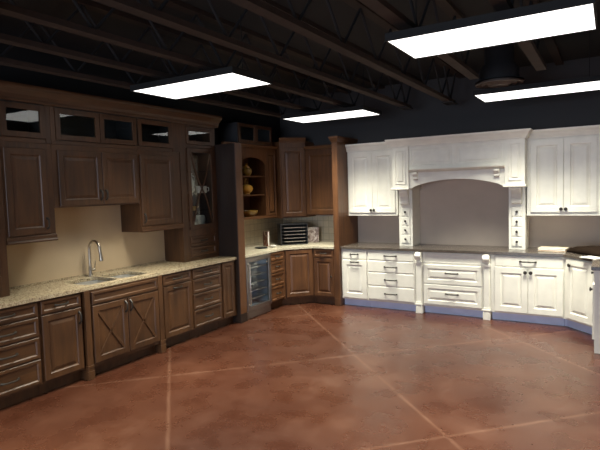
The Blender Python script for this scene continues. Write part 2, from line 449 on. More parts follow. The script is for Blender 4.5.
# ------------------------------------------------------------------ left run, wall cabinets
DU = XU - XW - .0004
ZT0, ZT1, ZTOP = 2.305, 2.670, 2.815
def open_case(mb, w, d, z0, z1, t=.018, shelves=()):
    mb.box(0, w, d-t, d, z0, z1); mb.box(0, t, 0, d-t, z0, z1); mb.box(w-t, w, 0, d-t, z0, z1)
    mb.box(t, w-t, 0, d-t, z0, z0+t); mb.box(t, w-t, 0, d-t, z1-t, z1)
    for s in shelves: mb.box(t, w-t, .02, d-t, s, s+.014)
    return mb
def frame(mb, x0, x1, z0, z1, s, y0, y1, sb=None):
    sb = sb or s
    mb.box(x0, x0+s, y0, y1, z0, z1); mb.box(x1-s, x1, y0, y1, z0, z1)
    mb.box(x0+s, x1-s, y0, y1, z0, z0+sb); mb.box(x0+s, x1-s, y0, y1, z1-s, z1)
    return mb
def glass_door(root, x0, x1, z0, z1, m, s=.055, gm=None):
    d = frame(MB(), x0, x1, z0, z1, s, -T, 0).build('door', m, root, bevel=.002)
    MB().box(x0+s-.004, x1-s+.004, -T+.010, -T+.014, z0+s-.004, z1-s+.004).build('glass_pane', gm or M_GLASS, d)
    return d
def light_rail(root, x0, x1, z, m):
    MB().prism_x([(-.028, z-.012), (-.032, z-.002), (-.026, z+.010), (-.004, z+.016), (-.004, z-.001), (.02, z-.001), (.02, z-.012)], x0, x1).build('light_rail', m, root)
GUL = 'brown wall cabinets of the left run'
GTL = 'small glass-fronted cabinets under the wooden crown'
# far-left hutch on the worktop: only its right stile is in view
w = .60
r = left('hutch_cabinet', 'tall brown hutch standing on the granite at the left edge of the photo', 1.972, CZ1+.0008, XU)
open_case(MB(), w, DU, 0, ZT1-CZ1-.0015, shelves=(.46, .9)).build('body', M_INNER, r)
fr = MB(); H_ = ZT1-CZ1-.0015
fr.box(0, .05, -.004, 0, 0, H_); fr.box(w-.075, w, -.004, 0, 0, H_); fr.box(.05, w-.075, -.004, 0, 0, .06); fr.box(.05, w-.075, -.004, 0, H_-.05, H_)
fr.build('face_frame', M_WV, r, bevel=.001)
d = glass_door(r, .045, w-.07, .36, 1.45, M_WV); 
for a, b in ((.06, .19), (.205, .34)): drawer(r, .045, w-.07, a, b, M_WH, handle=.10)
glass_door(r, .045, w-.07, 1.50, 1.75, M_WV, .04)
w = .488
r = left('upper_cabinet', 'brown single-door wall cabinet, first from the left above the granite', 2.575, 1.372, XU, GUL)
MB().box(0, w, 0, DU, 0, ZT0-1.373).build('body', M_WV, r, bevel=.0015)
d = door(r, .018, w-.07, .075, ZT0-1.372-.055, M_WV, .062); pull(d, w-.095, .17, .10, False)
MB().prism_x([(0, .0), (-.026, .0), (-.030, .012), (-.018, .026), (-.018, .056), (-.008, .066), (0, .066)], 0, w).build('light_rail', M_WH, r)
w = 1.06
r = left('upper_cabinet', 'brown two-door wall cabinet hung higher over the sink', 3.065, 1.685, XU, GUL)
MB().box(0, w, 0, DU, 0, ZT0-1.686).build('body', M_WV, r, bevel=.0015)
c = w/2+.03
for a, b, hx in ((.055, c-.004, c-.032), (c+.004, w-.016, c+.032)):
    d = door(r, a, b, .016, ZT0-1.685-.055, M_WV); pull(d, hx, .115, .10, False)
w = .670
r = left('upper_cabinet', 'brown single-door wall cabinet between the sink cabinet and the glass hutch', 4.127, 1.355, XU, GUL)
MB().box(0, w, 0, DU, 0, ZT0-1.356).build('body', M_WV, r, bevel=.0015)
d = door(r, .018, w-.13, .075, ZT0-1.355-.055, M_WV); pull(d, .045, .16, .10, False)
MB().prism_x([(0, .0), (-.026, .0), (-.030, .012), (-.018, .026), (-.018, .056), (-.008, .066), (0, .066)], 0, w).build('light_rail', M_WH, r)
for y0, w, lab, doors in ((2.575, .488, 'glass-fronted top cabinet above the first wall cabinet from the left', 1), (3.065, 1.06, 'double glass-fronted top cabinet above the two-door cabinet over the sink', 2), (4.127, .670, 'glass-fronted top cabinet above the door cabinet beside the hutch', 1)):
    r = left('transom_cabinet', lab, y0, ZT0, XU, GTL)
    hh = ZT1-ZT0-.0005
    open_case(MB(), w, DU, 0, hh).build('body', M_DARKIN, r)
    if doors == 1:
        a, b = .012, w-(.055 if y0 < 3 else .125)
        MB().box(b+.004, w, -.012, 0, 0, hh).build('stile', M_WV, r, bevel=.001)
        glass_door(r, a, b, .045, hh-.012, M_WV, .052)
    else:
        c = w/2+.03
        MB().box(0, .046, -.012, 0, 0, hh).build('stile', M_WV, r, bevel=.001)
        for a, b in ((.05, c-.004), (c+.004, w-.012)): glass_door(r, a, b, .045, hh-.012, M_WV, .052)
    MB().box(0, w, -.006, 0, 0, .040).build('bottom_rail', M_WH, r, bevel=.001)
# glass hutch standing on the worktop
w = .677
r = left('hutch_cabinet', 'tall brown hutch with a crossed glass door and two drawers standing on the granite', 4.800, CZ1+.0008, XU)
HZ = CZ1+.0008
open_case(MB(), w, DU, 0, ZT1-HZ-.0005, shelves=(.405, 1.46)).build('body', M_WV, r)
for z in (.640, .865, 1.16): MB().box(.02, w-.02, .03, DU-.02, z, z+.007).build('glass_shelf', M_GLASS, r)
fr = MB(); H_ = ZT1-HZ-.0005
fr.box(0, .115, -.010, 0, 0, H_); fr.box(w-.06, w, -.010, 0, 0, H_)
for a, b in ((0, .045), (.175, .185), (.315, .405), (1.46, 1.50), (H_-.03, H_)): fr.box(.115, w-.06, -.010, 0, a, b)
fr.build('face_frame', M_WV, r, bevel=.001)
drawer(r, .118, w-.063, .050, .172, M_WH, handle=.12); drawer(r, .118, w-.063, .190, .312, M_WH, handle=.12)
d = frame(MB(), .116, w-.061, .41, 1.455, .055, -T-.008, -.010).build('door', M_WV, r, bevel=.002)
MB().box(.168, w-.113, -.020, -.016, .46, 1.405).build('glass_pane', M_GLASS, d)
x0, x1, z0, z1 = .171, w-.116, .465, 1.40
for sgn in (1, -1):                     # the two bowed bars that cross in the middle of the glass
    pts = []
    for k in range(13):
        u = k/12; zz = z0+(z1-z0)*u
        xx = (x0+x1)/2 + sgn*((x1-x0)/2-.008)*(math.copysign(abs(2*u-1)**.72, 2*u-1))
        pts.append((xx, zz))
    mb = MB()
    for a, b in zip(pts[:-1], pts[1:]): mb.bar(a, b, .020, (-.0275, -.0205))
    mb.build('cross_bar', M_WV, d)
glass_door(r, .116, w-.061, 1.505, H_-.035, M_WV, .045)
FILL_HUTCH = r
# crown along the top
cr = MB().prism_x([(0, 0), (-.030, 0), (-.036, .012), (-.036, .030), (-.050, .060), (-.085, .095), (-.105, .110), (-.110, .125), (-.110, .145), (0, .145)], 0, 3.563)
cr.box(0, 3.563, 0, DU, 0, .02); o = cr.build('crown_molding', M_WH, None, loc=(XU, 1.972, ZT1+.0005), rz=RL)
tag(o, 'wide brown crown molding along the top of the left-hand cabinets', 'molding')

# dishes in the glass hutch (stand on its shelves)
M_CERAM = plain('white_ceramic', (.70, .68, .62), .25)
M_GRYCER = plain('grey_ceramic', (.32, .33, .32), .35)
M_YEL = plain('ochre_glaze', (.55, .36, .08), .3)
def hut(lx, ly, lz): return (XU-ly, 4.80+lx, HZ+lz)
def jug(name, lab, cat, p, s, m, group=None):
    r = thing(name, lab, cat, p, 0, group)
    MB().lathe([(.05*s, 0), (.075*s, .03*s), (.082*s, .09*s), (.065*s, .15*s), (.045*s, .19*s), (.055*s, .225*s), (.05*s, .222*s), (.04*s, .19*s), (.02*s, .03*s)], 0, 0, 20).build('body', m, r, smooth=True)
    MB().tube([(0, .05*s, .20*s), (0, .10*s, .19*s), (0, .115*s, .14*s), (0, .078*s, .09*s)], .008*s, 8).build('handle', m, r, smooth=True)
def mug(lab, p, m):
    r = thing('mug', lab, 'mug', p, .6, 'mugs on the middle hutch shelf')
    MB().lathe([(.034, 0), (.040, .006), (.041, .095), (.037, .095), (.035, .012), (.01, .010)], 0, 0, 18).build('cup', m, r, smooth=True)
    MB().tube([(.038, 0, .078), (.066, 0, .072), (.066, 0, .03), (.038, 0, .022)], .006, 8).build('handle', m, r, smooth=True)
jug('pitcher', 'grey ceramic pitcher at the back of the upper shelf behind the crossed glass', 'pitcher', hut(.34, .205, .8725), 1.2, M_GRYCER)
mug('white mug at the left of the upper shelf behind the crossed glass', hut(.235, .085, .8725), M_CERAM)
mug('white mug right of centre on the upper shelf behind the crossed glass', hut(.415, .075, .8725), M_CERAM)
mug('white mug at the right end of the upper shelf behind the crossed glass', hut(.52, .085, .8725), M_CERAM)
bowl = [(.045, 0), (.05, .008), (.09, .035), (.115, .075), (.109, .075), (.08, .035), (.03, .014)]
o = MB().lathe(bowl, 0, 0, 24).build('serving_bowl', M_CERAM, None, smooth=True, loc=hut(.275, .135, .4195)); tag(o, 'white serving bowl on the lowest shelf behind the crossed glass', 'bowl')
o = MB().lathe([(.05, 0), (.07, .02), (.078, .09), (.07, .14), (.055, .155), (.05, .15), (.06, .09), (.03, .02)], 0, 0, 20).build('canister', M_GRYCER, None, smooth=True, loc=hut(.475, .14, .4195)); tag(o, 'grey canister beside the white bowl on the lowest hutch shelf', 'canister')
o = MB().lathe([(.05, 0), (.06, .006), (.06, .16), (.052, .17), (.02, .175)], 0, 0, 20).build('dark_jar', M_BLACK, None, smooth=True, loc=hut(.285, .235, .6475)); tag(o, 'dark jar behind the ochre bowl on the middle shelf of the hutch', 'jar')
o = MB().lathe([(.03, 0), (.035, .006), (.065, .03), (.078, .055), (.072, .055), (.05, .03), (.02, .012)], 0, 0, 20).build('small_bowl', M_YEL, None, smooth=True, loc=hut(.30, .09, .6475)); tag(o, 'small ochre bowl on the middle shelf behind the crossed glass', 'bowl')

# ------------------------------------------------------------------ corner nook
YP0, YP1 = 5.480, 5.622
o = MB(); o.box(XW+.001, XL+.06, YP0, YP1, .0, 2.440); o.box(XL+.05, XL+.068, YP0-.004, YP1+.004, 0, .12)
M_ESP = wood('espresso_wood', (.012, .0062, .0040), (.028, .0145, .0085))
pnl = o.build('tall_end_panel', M_ESP, None, bevel=.003)
MB().box(XL+.0605, XL+.072, YP0+.001, YP1-.001, .125, 2.439).build('front_stile', M_CV, pnl, bevel=.003)
tag(pnl, 'tall dark brown end panel between the left run and the wine cooler', 'panel')
o = MB(); YQ = 6.955; XQ0, XQ1 = -3.622, -3.534
o.box(XQ0, XQ1, YQ, YW-.001, 0, 2.47)
crown_sweep(o, XQ0, XQ1, YQ, YW-.001, [(0, 2.495), (.006, 2.495), (.012, 2.51), (.032, 2.55), (.036, 2.575), (0, 2.575)]); o.box(XQ0, XQ1, YQ, YW-.001, 2.47, 2.575)
o.box(XQ0-.004, XQ1+.004, YQ-.008, YQ, 0, .11)
tag(o.build('tall_end_panel', M_CV, None, bevel=.002), 'tall brown end post with a crown between the corner nook and the white cabinets', 'panel')
XN = -4.335                         # nook fronts
YN_ = 6.965
GN = 'brown base cabinets of the corner nook'
# wine cooler
M_COOL = plain('cooler_liner', (.42, .46, .50), .4)
M_CGLASS = glass('cooler_glass', (.86, .90, .92))
w = .600
r = thing('wine_cooler', 'stainless framed wine cooler with a glass door under the corner counter', 'wine cooler', (XN, YP1+.003, 0), RL)
D_ = XN-XW-.002
cs = MB(); cs.box(0, w, D_-.03, D_, .10, CT-.004); cs.box(0, .03, 0, D_-.03, .10, CT-.004); cs.box(w-.03, w, 0, D_-.03, .10, CT-.004); cs.box(.03, w-.03, 0, D_-.03, .10, .14); cs.box(.03, w-.03, 0, D_-.03, CT-.034, CT-.004)
cs.build('body', M_COOL, r, bevel=.001)
d = frame(MB(), .004, w-.004, .125, CT-.008, .060, -.040, -.002).build('door', M_DSTEEL, r, bevel=.003)
MB().box(.058, w-.058, -.026, -.020, .18, CT-.064).build('glass_pane', M_CGLASS, d)
h = MB().tube([(.035, -.040, .22), (.035, -.075, .22), (.035, -.075, .79), (.035, -.040, .79)], .009, 10).build('handle', M_STEEL, d, smooth=True)
MB().lathe([(.012, 0), (.012, .004), (.008, .005)], 0, 0, 14).build('lock_badge', M_STEEL, d, loc=(w-.09, -.0262, .765)).rotation_euler = (PI/2, 0, 0)
g = MB().box(.004, w-.004, -.012, .0, .012, .118)
for k in range(5): g.box(.05, w-.05, -.016, -.012, .030+k*.017, .038+k*.017)
g.build('vent_grille', M_DSTEEL, r)
for z in (.26, .37, .48, .59, .70):
    rk = MB(); rk.box(.035, w-.035, .02, .032, z, z+.016)
    for k in range(9): rk.tube([(.05+k*(w-.10)/8, .03, z+.006), (.05+k*(w-.10)/8, D_-.06, z+.006)], .004, 6)
    rk.box(.035, w-.035, D_-.06, D_-.05, z, z+.012)
    rk.build('wire_shelf', M_STEEL, r)
def puck(parent, loc, sx, sy, e, c):  # unseen lamp added only to light the inside of a cabinet
    ld = bpy.data.lights.new('cabinet_lamp', 'AREA'); ld.shape = 'RECTANGLE'; ld.size = sx; ld.size_y = sy; ld.energy = e; ld.color = c
    lo = bpy.data.objects.new('cabinet_lamp', ld); COL.objects.link(lo); lo.parent = parent; lo.location = loc
puck(r, (w/2, .10, CT-.045), w-.12, .06, .20, (.88, .95, 1.0))  # added fill, keeps the cooler interior from going black
y0 = YP1+.003+.600+.002; w = 6.628-y0
r = left('drawer_cabinet', 'brown base cabinet of four drawers between the wine cooler and the corner door', y0, x=XN, group=GN)
base_body(r, w, D_, M_CV, M_CV)
four_drawers(r, w, M_CH, ZS4, .10, .014)
# corner cabinet, front turned 45 degrees
cx0, cy0 = XN, 6.630; LEN = math.hypot(YN_-cy0, YN_-cy0); cx1 = cx0+(YN_-cy0)
r = thing('corner_cabinet', 'brown corner base cabinet with one slanted raised-panel door', 'cabinet', (cx0, cy0, 0), PI/4, GN)
q = math.sqrt(.5)
def inv45(px, py): dx, dy = px-cx0, py-cy0; return (dx*q+dy*q, -dx*q+dy*q)
poly = [(0, 0), (LEN, 0), inv45(cx1-.0, YW-.002), inv45(XW+.002, YW-.002), inv45(XW+.002, cy0)]
MB().prism_z(poly, TOE, CT).build('body', M_CV, r)
t2 = [inv45(cx0-.07, cy0+.001), inv45(cx0-.07, cy0+.029), inv45(cx1-.029, YN_+.07), inv45(cx1, YN_+.07), inv45(cx1-.0, YW-.002), inv45(XW+.002, YW-.002), inv45(XW+.002, cy0+.001)]
MB().prism_z(t2, 0, TOE).build('toe_kick', M_CV, r)
d = door(r, .028, LEN-.022, .135, .862, M_CV, .060); 
x0 = cx1+.002; w = XQ0-.0015-x0
r = thing('base_cabinet', 'brown base cabinet with drawer over door beside the white cabinets', 'cabinet', (x0, YN_, 0), 0, GN)
base_body(r, w, YW-YN_-.002, M_CV, M_CV)
drawer(r, .02, w-.016, .745, .862, M_CH, handle=.10); d = door(r, .02, w-.016, .135, .728, M_CV); knob(d, w-.045, .45, r=.012)
ov = .030
co = [(XW+.002, YP1+.002), (XN+ov, YP1+.002), (XN+ov, cy0-ov*.41), (cx1+ov*.41, YN_-ov), (XQ0-.001, YN_-ov), (XQ0-.001, YW-.002), (XW+.002, YW-.002)]
o = slab_with_holes('corner_counter', co, [], CZ0, CZ1, M_CREAM, .003); tag(o, 'cream stone counter wrapping the brown corner nook', 'worktop')
# tile behind the nook
tb = MB(); tb.box(XW+.002, XW+.012, YP1+.002, YW-.002, CZ1+.001, 1.338); tb.box(XW+.012, XQ0-.001, YW-.012, YW-.002, CZ1+.001, 1.338)
tag(tb.build('tile_backsplash', M_TILE), 'beige square tile backsplash behind the corner counter', 'backsplash')

# nook wall cabinets
GNU = 'brown wall cabinets of the corner nook'
Y1A = 6.965; w = Y1A-(YP1+.003)
r = left('shelf_cabinet', 'brown open wall cabinet with an arched top and two shelves above the wine cooler', YP1+.003, 1.368, XU, GNU)
HA = 2.452-1.368
ol, orr = .405, 1.035                   # arched opening, in local x
body = MB(); t = .018
body.box(0, w, DU-t, DU, 0, HA); body.box(0, t, .02, DU-t, 0, HA); body.box(w-t, w, .02, DU-t, 0, HA)
body.box(t, w-t, .02, DU-t, 0, .03); body.box(t, w-t, .02, DU-t, HA-t, HA); body.box(ol-.025, ol-.003, .02, DU-t, .03, HA-t); body.box(orr+.003, orr+.025, .02, DU-t, .03, HA-t)
body.build('body', M_CV, r)
# face frame with an arch cut out of it
fz0, spring, rise = .040, .80, .135
arch = [(ol, fz0), (orr, fz0), (orr, spring)]
for k in range(1, 16):
    u = k/16; a = PI*u
    arch.append(((ol+orr)/2+(orr-ol)/2*math.cos(a), spring+rise*math.sin(a)**.8))
arch.append((ol, spring))
f = slab_with_holes('face_frame', [(0, 0), (w, 0), (w, HA), (0, HA)], [arch], 0, .020, M_CV, .0015)
f.data.transform(Matrix(((1,0,0,0),(0,0,-1,0.020),(0,1,0,0),(0,0,0,1)))); f.parent = r
for z in (.355, .640):
    MB().box(ol-.002, orr+.002, .021, DU-t-.001, z, z+.020).build('shelf', M_CV, r, bevel=.002)
MB().panel(orr+.055, w-.02, .04, HA-.06, raised(.03, .008)).build('side_panel', M_CV, r)
MB().prism_x([(0, HA), (-.02, HA), (-.035, HA+.018), (-.05, HA+.03), (-.05, HA+.04), (0, HA+.04)], 0, w).build('crown', M_CH, r)
# dark transom box above it
r = left('transom_cabinet', 'dark glass-fronted top cabinet above the arched shelf cabinet', YP1+.37, 2.498, XU, GTL)
ww = .87; hh = .30
open_case(MB(), ww, DU, 0, hh).build('body', M_DARKIN, r)
glass_door(r, .01, ww/2-.003, .01, hh-.01, M_WV, .045); glass_door(r, ww/2+.003, ww-.01, .01, hh-.01, M_WV, .045)
# slanted corner wall cabinet
ux0, uy0 = XU+.030, 7.045; ux1, uy1 = XU+.030+.305, 7.350
LU = math.hypot(ux1-ux0, uy1-uy0)
r = thing('corner_cabinet', 'brown corner wall cabinet, taller, with one slanted door', 'cabinet', (ux0, uy0, 1.340), PI/4, GNU)
def invu(px, py): dx, dy = px-ux0, py-uy0; return (dx*q+dy*q, -dx*q+dy*q)
poly = [(0, 0), (LU, 0), invu(ux1, YW-.002), invu(XW+.002, YW-.002), invu(XW+.002, uy0-.0)]
HU = 2.58-1.340
MB().prism_z(poly, 0, HU).build('body', M_CV, r)
door(r, .018, LU-.018, .02, HU-.10, M_CV, .062)
MB().prism_x([(.0, HU-.02), (-.012, HU-.02), (-.018, HU+.01), (-.036, HU+.045), (-.04, HU+.06), (.0, HU+.06)], -.005, LU+.005).build('crown', M_CH, r)
x0 = ux1+.003; w = XQ0-.0015-x0
r = thing('upper_cabinet', 'brown single-door wall cabinet beside the tall brown post', 'cabinet', (x0, YU+.02, 1.372), 0, GNU)
HU = 2.445-1.372
MB().box(0, w, 0, YW-YU-.022, 0, HU).build('body', M_CV, r, bevel=.0015)
d = door(r, .02, w-.016, .016, HU-.03, M_CV, .07); knob(d, w-.12, .055, r=.013); knob(d, w-.05, .055, r=.013)
o = MB().prism_x([(0, 0), (-.02, .002), (-.035, .03), (-.04, .05), (0, .05)], 0, w); o.box(0, w, 0, .02, 0, .05); o.build('crown', M_CH, r, loc=(0, 0, HU+.0003))

puck(FILL_HUTCH, (.34, .12, 1.45),   .30, .10, .30, (1.0, .93, .80))  # added fill, brightens the dishes behind the hutch glass
# pottery on the arched shelves
M_GOLD = plain('golden_glaze', (.46, .24, .03), .28)
M_GREEN = plain('olive_glaze', (.24, .14, .025), .3)
def sh(ly, z): return (XU-.115, YP1+.003+ly+.175, z)
r = thing('ginger_jar', 'small golden lidded jar on the top arched shelf', 'jar', sh(.535, 1.368+.661), 0, 'pottery on the arched shelves')
MB().lathe([(.045, 0), (.075, .03), (.085, .07), (.07, .105), (.045, .12)], 0, 0, 20).build('body', M_GREEN, r, smooth=True)
MB().lathe([(.05, .121), (.045, .14), (.02, .155), (.012, .165), (.018, .18), (.006, .188)], 0, 0, 16).build('lid', M_GOLD, r, smooth=True)
r = thing('teapot', 'round golden pot with a tall loop handle on the middle arched shelf', 'pot', sh(.515, 1.368+.376), .4, 'pottery on the arched shelves')
MB().lathe([(.045, 0), (.055, .006), (.05, .018), (.088, .05), (.10, .09), (.088, .13), (.05, .15), (.015, .155)], 0, 0, 22).build('body', M_GOLD, r, smooth=True)
MB().tube([(.0, .07, .135), (0, .075, .20), (0, .04, .235), (0, -.04, .235), (0, -.075, .20), (0, -.07, .135)], .007, 8).build('handle', M_GREEN, r, smooth=True)
o = MB().lathe([(.06, 0), (.07, .008), (.125, .05), (.14, .10), (.134, .10), (.115, .05), (.03, .016)], 0, 0, 24).build('pottery_bowl', M_GREEN, None, smooth=True, loc=sh(.56, 1.368+.031))
tag(o, 'wide olive glazed bowl on the bottom of the arched cabinet', 'bowl', 'pottery on the arched shelves')

# things on the corner counter
def art(name, c1, c2, c3, scale):
    m, nt, b = mat(name)
    tc = N(nt, 'ShaderNodeTexCoord'); v = N(nt, 'ShaderNodeTexVoronoi', Scale=scale)
    nt.links.new(tc.outputs['Object'], v.inputs['Vector'])
    sp = N(nt, 'ShaderNodeSeparateColor'); nt.links.new(v.outputs['Color'], sp.inputs[0])
    r = ramp(nt, [(.2, c1), (.5, c2), (.8, c3)]); nt.links.new(sp.outputs[0], r.inputs['Fac'])
    nt.links.new(r.outputs['Color'], b.inputs['Base Color']); b.inputs['Roughness'].default_value = .4
    return m
M_ART1 = art('mottled_print', (.17, .12, .10), (.36, .28, .26), (.48, .42, .38), 28)
M_ART2 = art('red_print', (.22, .05, .03), (.12, .05, .03), (.45, .33, .25), 18)
M_PAPER = plain('white_paper', (.82, .80, .74), .6)
Z1 = CZ1+.0008
o = MB().lathe([(.05, 0), (.06, .003), (.10, .012), (.098, .015), (.055, .006), (.02, .005)], 0, 0, 24).build('dark_plate', M_BLACK, None, smooth=True, loc=(-4.60, 6.42, Z1)); tag(o, 'small black plate lying on the cream counter by the red book', 'plate')
r = thing('standing_book', 'reddish book standing upright on the cream counter left of the black rack', 'book', (-4.70, 6.68, Z1), math.radians(-24))
mb = MB().box(-.075, .075, 0, .004, 0, .235); mb.box(-.075, .075, .026, .030, 0, .235); mb.box(-.075, -.071, 0, .03, 0, .235); mb.build('cover', M_ART2, r, bevel=.001)
MB().box(-.070, .070, .0045, .0255, .004, .230).build('pages', M_PAPER, r)
o = MB().lathe([(.025, 0), (.05, .012), (.055, .03), (.051, .03), (.03, .012), (.01, .006)], 0, 0, 18).build('small_dish', M_CERAM, None, smooth=True, loc=(-4.50, 6.60, Z1)); tag(o, 'small white dish in front of the red book on the cream counter', 'dish')
# black tiered rack
r = thing('tiered_rack', 'black tiered rack with pale-edged trays in the corner of the cream counter', 'rack', (-4.455, 7.105, Z1), PI/4)
mb = MB(); mb.box(-.225, -.205, -.14, .14, 0, .335); mb.box(.205, .225, -.14, .14, 0, .335); mb.box(-.205, .205, .125, .14, 0, .335); mb.box(-.205, .205, -.14, .125, .320, .335); mb.box(-.205, .205, -.14, .125, 0, .018)
mb.build('body', M_BLACK, r, bevel=.002)
for k in range(5):
    z = .050+k*.055
    tr = MB().box(-.204, .204, -.15, .12, z, z+.012).build('tray', M_BLACK, r)
    MB().box(-.17, .17, -.158, -.1505, z, z+.011).build('tray_edge', M_STEEL, tr)
r = thing('picture_plaque', 'mottled grey and rose picture leaning on the tile beside the black rack', 'picture', (-4.265, 7.42, Z1), math.radians(12))
mb = MB().panel(-.105, .105, 0, .255, [(0, .012), (0, 0), (.010, -.004), (.016, -.001)]); o = mb.build('frame', M_ART1, r); o.rotation_euler = (math.radians(-10), 0, 0)
o2 = MB().box(-.012, .012, .03, .034, 0, .18).build('stand', M_BLACK, r)

# ------------------------------------------------------------------ white run
GW = 'white base cabinets of the back run'
HM = M_BRONZE
def white(name, label, x0, group=GW, z=0, y=YF): return thing(name, label, 'cabinet', (x0, y, z), 0, group)
wx0 = XQ1+.0015; DWc = DW-.002
w = -3.106-wx0
r = white('base_cabinet', 'narrow white base cabinet with drawer over door, nearest the brown post', wx0)
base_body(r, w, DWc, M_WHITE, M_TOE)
drawer(r, .020, w-.010, .725, .866, M_WHITE, .030, slab, .13, .80); d = door(r, .020, w-.010, .135, .712, M_WHITE, .075); pull(d, w/2+.01, .683, .13)
x0 = -3.1045; w = -2.372-x0
r = white('drawer_cabinet', 'white base cabinet of four wide drawers left of the range cabinet', x0)
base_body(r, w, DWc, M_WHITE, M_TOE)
for a, b in ((.725, .866), (.548, .717), (.347, .540), (.138, .339)): drawer(r, .014, w-.02, a, b, M_WHITE, .03, slab, .19)
# range cabinet with the two carved posts
x0 = -2.3705; w = -1.352-x0; pw = .104
r = white('range_cabinet', 'white cabinet of two deep drawers between carved posts below the hood', x0)
MB().box(pw, w-pw, .012, DWc, TOE, CT).build('body', M_WHITE, r, bevel=.0015)
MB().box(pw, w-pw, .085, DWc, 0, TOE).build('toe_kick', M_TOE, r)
def scroll(n=9): pass
for px in (0, w-pw):
    c = px+pw/2
    p = MB(); p.box(px+.004, px+pw-.004, .0, DWc, TOE+.02, CT)
    p.box(c-.034, c+.034, -.018, .0, TOE+.03, .72)
    po = p.build('post', M_WHITE, r, bevel=.003)
    # capital: ledge and rounded bracket
    cp = MB(); cp.box(c-.050, c+.050, -.034, .0, .715, .742)
    prof = [(0, .742), (-.022, .742), (-.030, .770), (-.026, .785), (-.040, .800), (-.052, .825), (-.050, .850), (-.036, CT-.002), (0, CT-.002)]
    cp.prism_x(prof, c-.034, c+.034); cp.tube([(c-.042, -.030, .818), (c+.042, -.030, .818)], .040, 16)
    cp.build('capital', M_WHITE, po, bevel=.002)
    ft = MB(); ft.box(c-.046, c+.046, -.030, .09, 0, .100); ft.box(c-.040, c+.040, -.024, .09, .100, .118); ft.box(c-.050, c+.050, -.034, .09, .118, TOE+.03); ft.box(c-.040, c+.040, -.024, .0, TOE+.03, .165)
    ft.build('foot', M_WHITE, po, bevel=.004)
MB().panel(pw+.012, w-pw-.012, .725, .860, [(0, .012), (0, .008), (.014, .008), (.018, .011)]).build('apron_panel', M_WHITE, r)
for a, b in ((.440, .700), (.145, .420)):
    d = MB().panel(pw+.016, w-pw-.016, a, b, [(i, y+.012) for i, y in raised(.055)]).build('drawer', M_WHITE, r)
    pull(d, w/2, (a+b)/2+.02, .17, y0=-T+.012)
x0 = -1.3505; w = -.492-x0
r = white('base_cabinet', 'white base cabinet with a wide drawer over two doors, right of the range cabinet', x0)
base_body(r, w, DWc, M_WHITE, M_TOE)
drawer(r, .05, w-.01, .725, .866, M_WHITE, .03, slab, .19)
c = (w+.04)/2
d = door(r, .05, c-.003, .135, .715, M_WHITE, .075); knob(d, c-.03, .66, r=.018)
d = door(r, c+.003, w-.01, .135, .715, M_WHITE, .075); knob(d, c+.035, .66, r=.018)
# slanted corner
kx, ky = -.490, YF; XP = -.145; kl = (XP-.004-kx)*math.sqrt(2); ky1 = YF-(XP-.004-kx)
r = thing('corner_cabinet', 'white corner base cabinet with one slanted door at the right', 'cabinet', (kx, ky, 0), -PI/4, GW)
def invk(px, py): dx, dy = px-kx, py-ky; return (dx*q-dy*q, dx*q+dy*q)
XE = .505
poly = [(0, 0), (kl, 0), invk(XE, ky1), invk(XE, YW-.002), invk(kx, YW-.002)]
MB().prism_z(poly, TOE, CT).build('body', M_WHITE, r)
t2 = [invk(kx+.001, YF+.07), invk(kx+.029, YF+.07), invk(XP+.07, kx+YF+.099-XP-.07), invk(XP+.07, ky1), invk(XE, ky1), invk(XE, YW-.002), invk(kx+.001, YW-.002)]
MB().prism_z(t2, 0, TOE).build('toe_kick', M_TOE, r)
d = door(r, .045, kl-.02, .135, .862, M_WHITE, .075); knob(d, .115, .79, r=.018)
# peninsula end on the right
pe = 6.080; w = ky1-.002-pe
r = thing('peninsula_cabinet', 'white cabinet end with a grooved panel at the right edge of the photo', 'cabinet', (XP, ky1-.002, 0), -PI/2, GW)
DP = XE-XP
MB().box(0, w-.02, 0, DP, TOE, CT).build('body', M_WHITE, r, bevel=.0015)
MB().box(0, w-.02, .07, DP, 0, TOE).build('toe_kick', M_WHITE, r)
drawer(r, .02, w-.03, .735, .862, M_WHITE, .03, slab, 0, knobbed=True)
d = door(r, .02, w-.03, .135, .715, M_WHITE, .075); knob(d, w-.07, .66, r=.018)
ep = MB(); ep.box(w-.02, w, 0, DP, 0.0, CT); ep.box(w, w+.010, 0, .055, 0, CT); ep.box(w, w+.010, .062, DP-.06, .12, CT-.08); ep.box(w, w+.010, DP-.055, DP, 0, CT)
ep.build('end_panel', M_WHITE, r, bevel=.003)
# dark worktop
ov = .030
co = [(XQ1+.001, YF-ov), (kx-ov*.41, YF-ov), (XP-ov, ky1-ov*.41), (XP-ov, pe-.045), (XE+.02, pe-.045), (XE+.02, YW-.002), (XQ1+.001, YW-.002)]
o = slab_with_holes('dark_worktop', co, [], CZ0, CZ1, M_DARKTOP, .004); tag(o, 'long dark stone worktop over the white cabinets', 'worktop')
# cooktop cut line: a flush seam is part of the stone

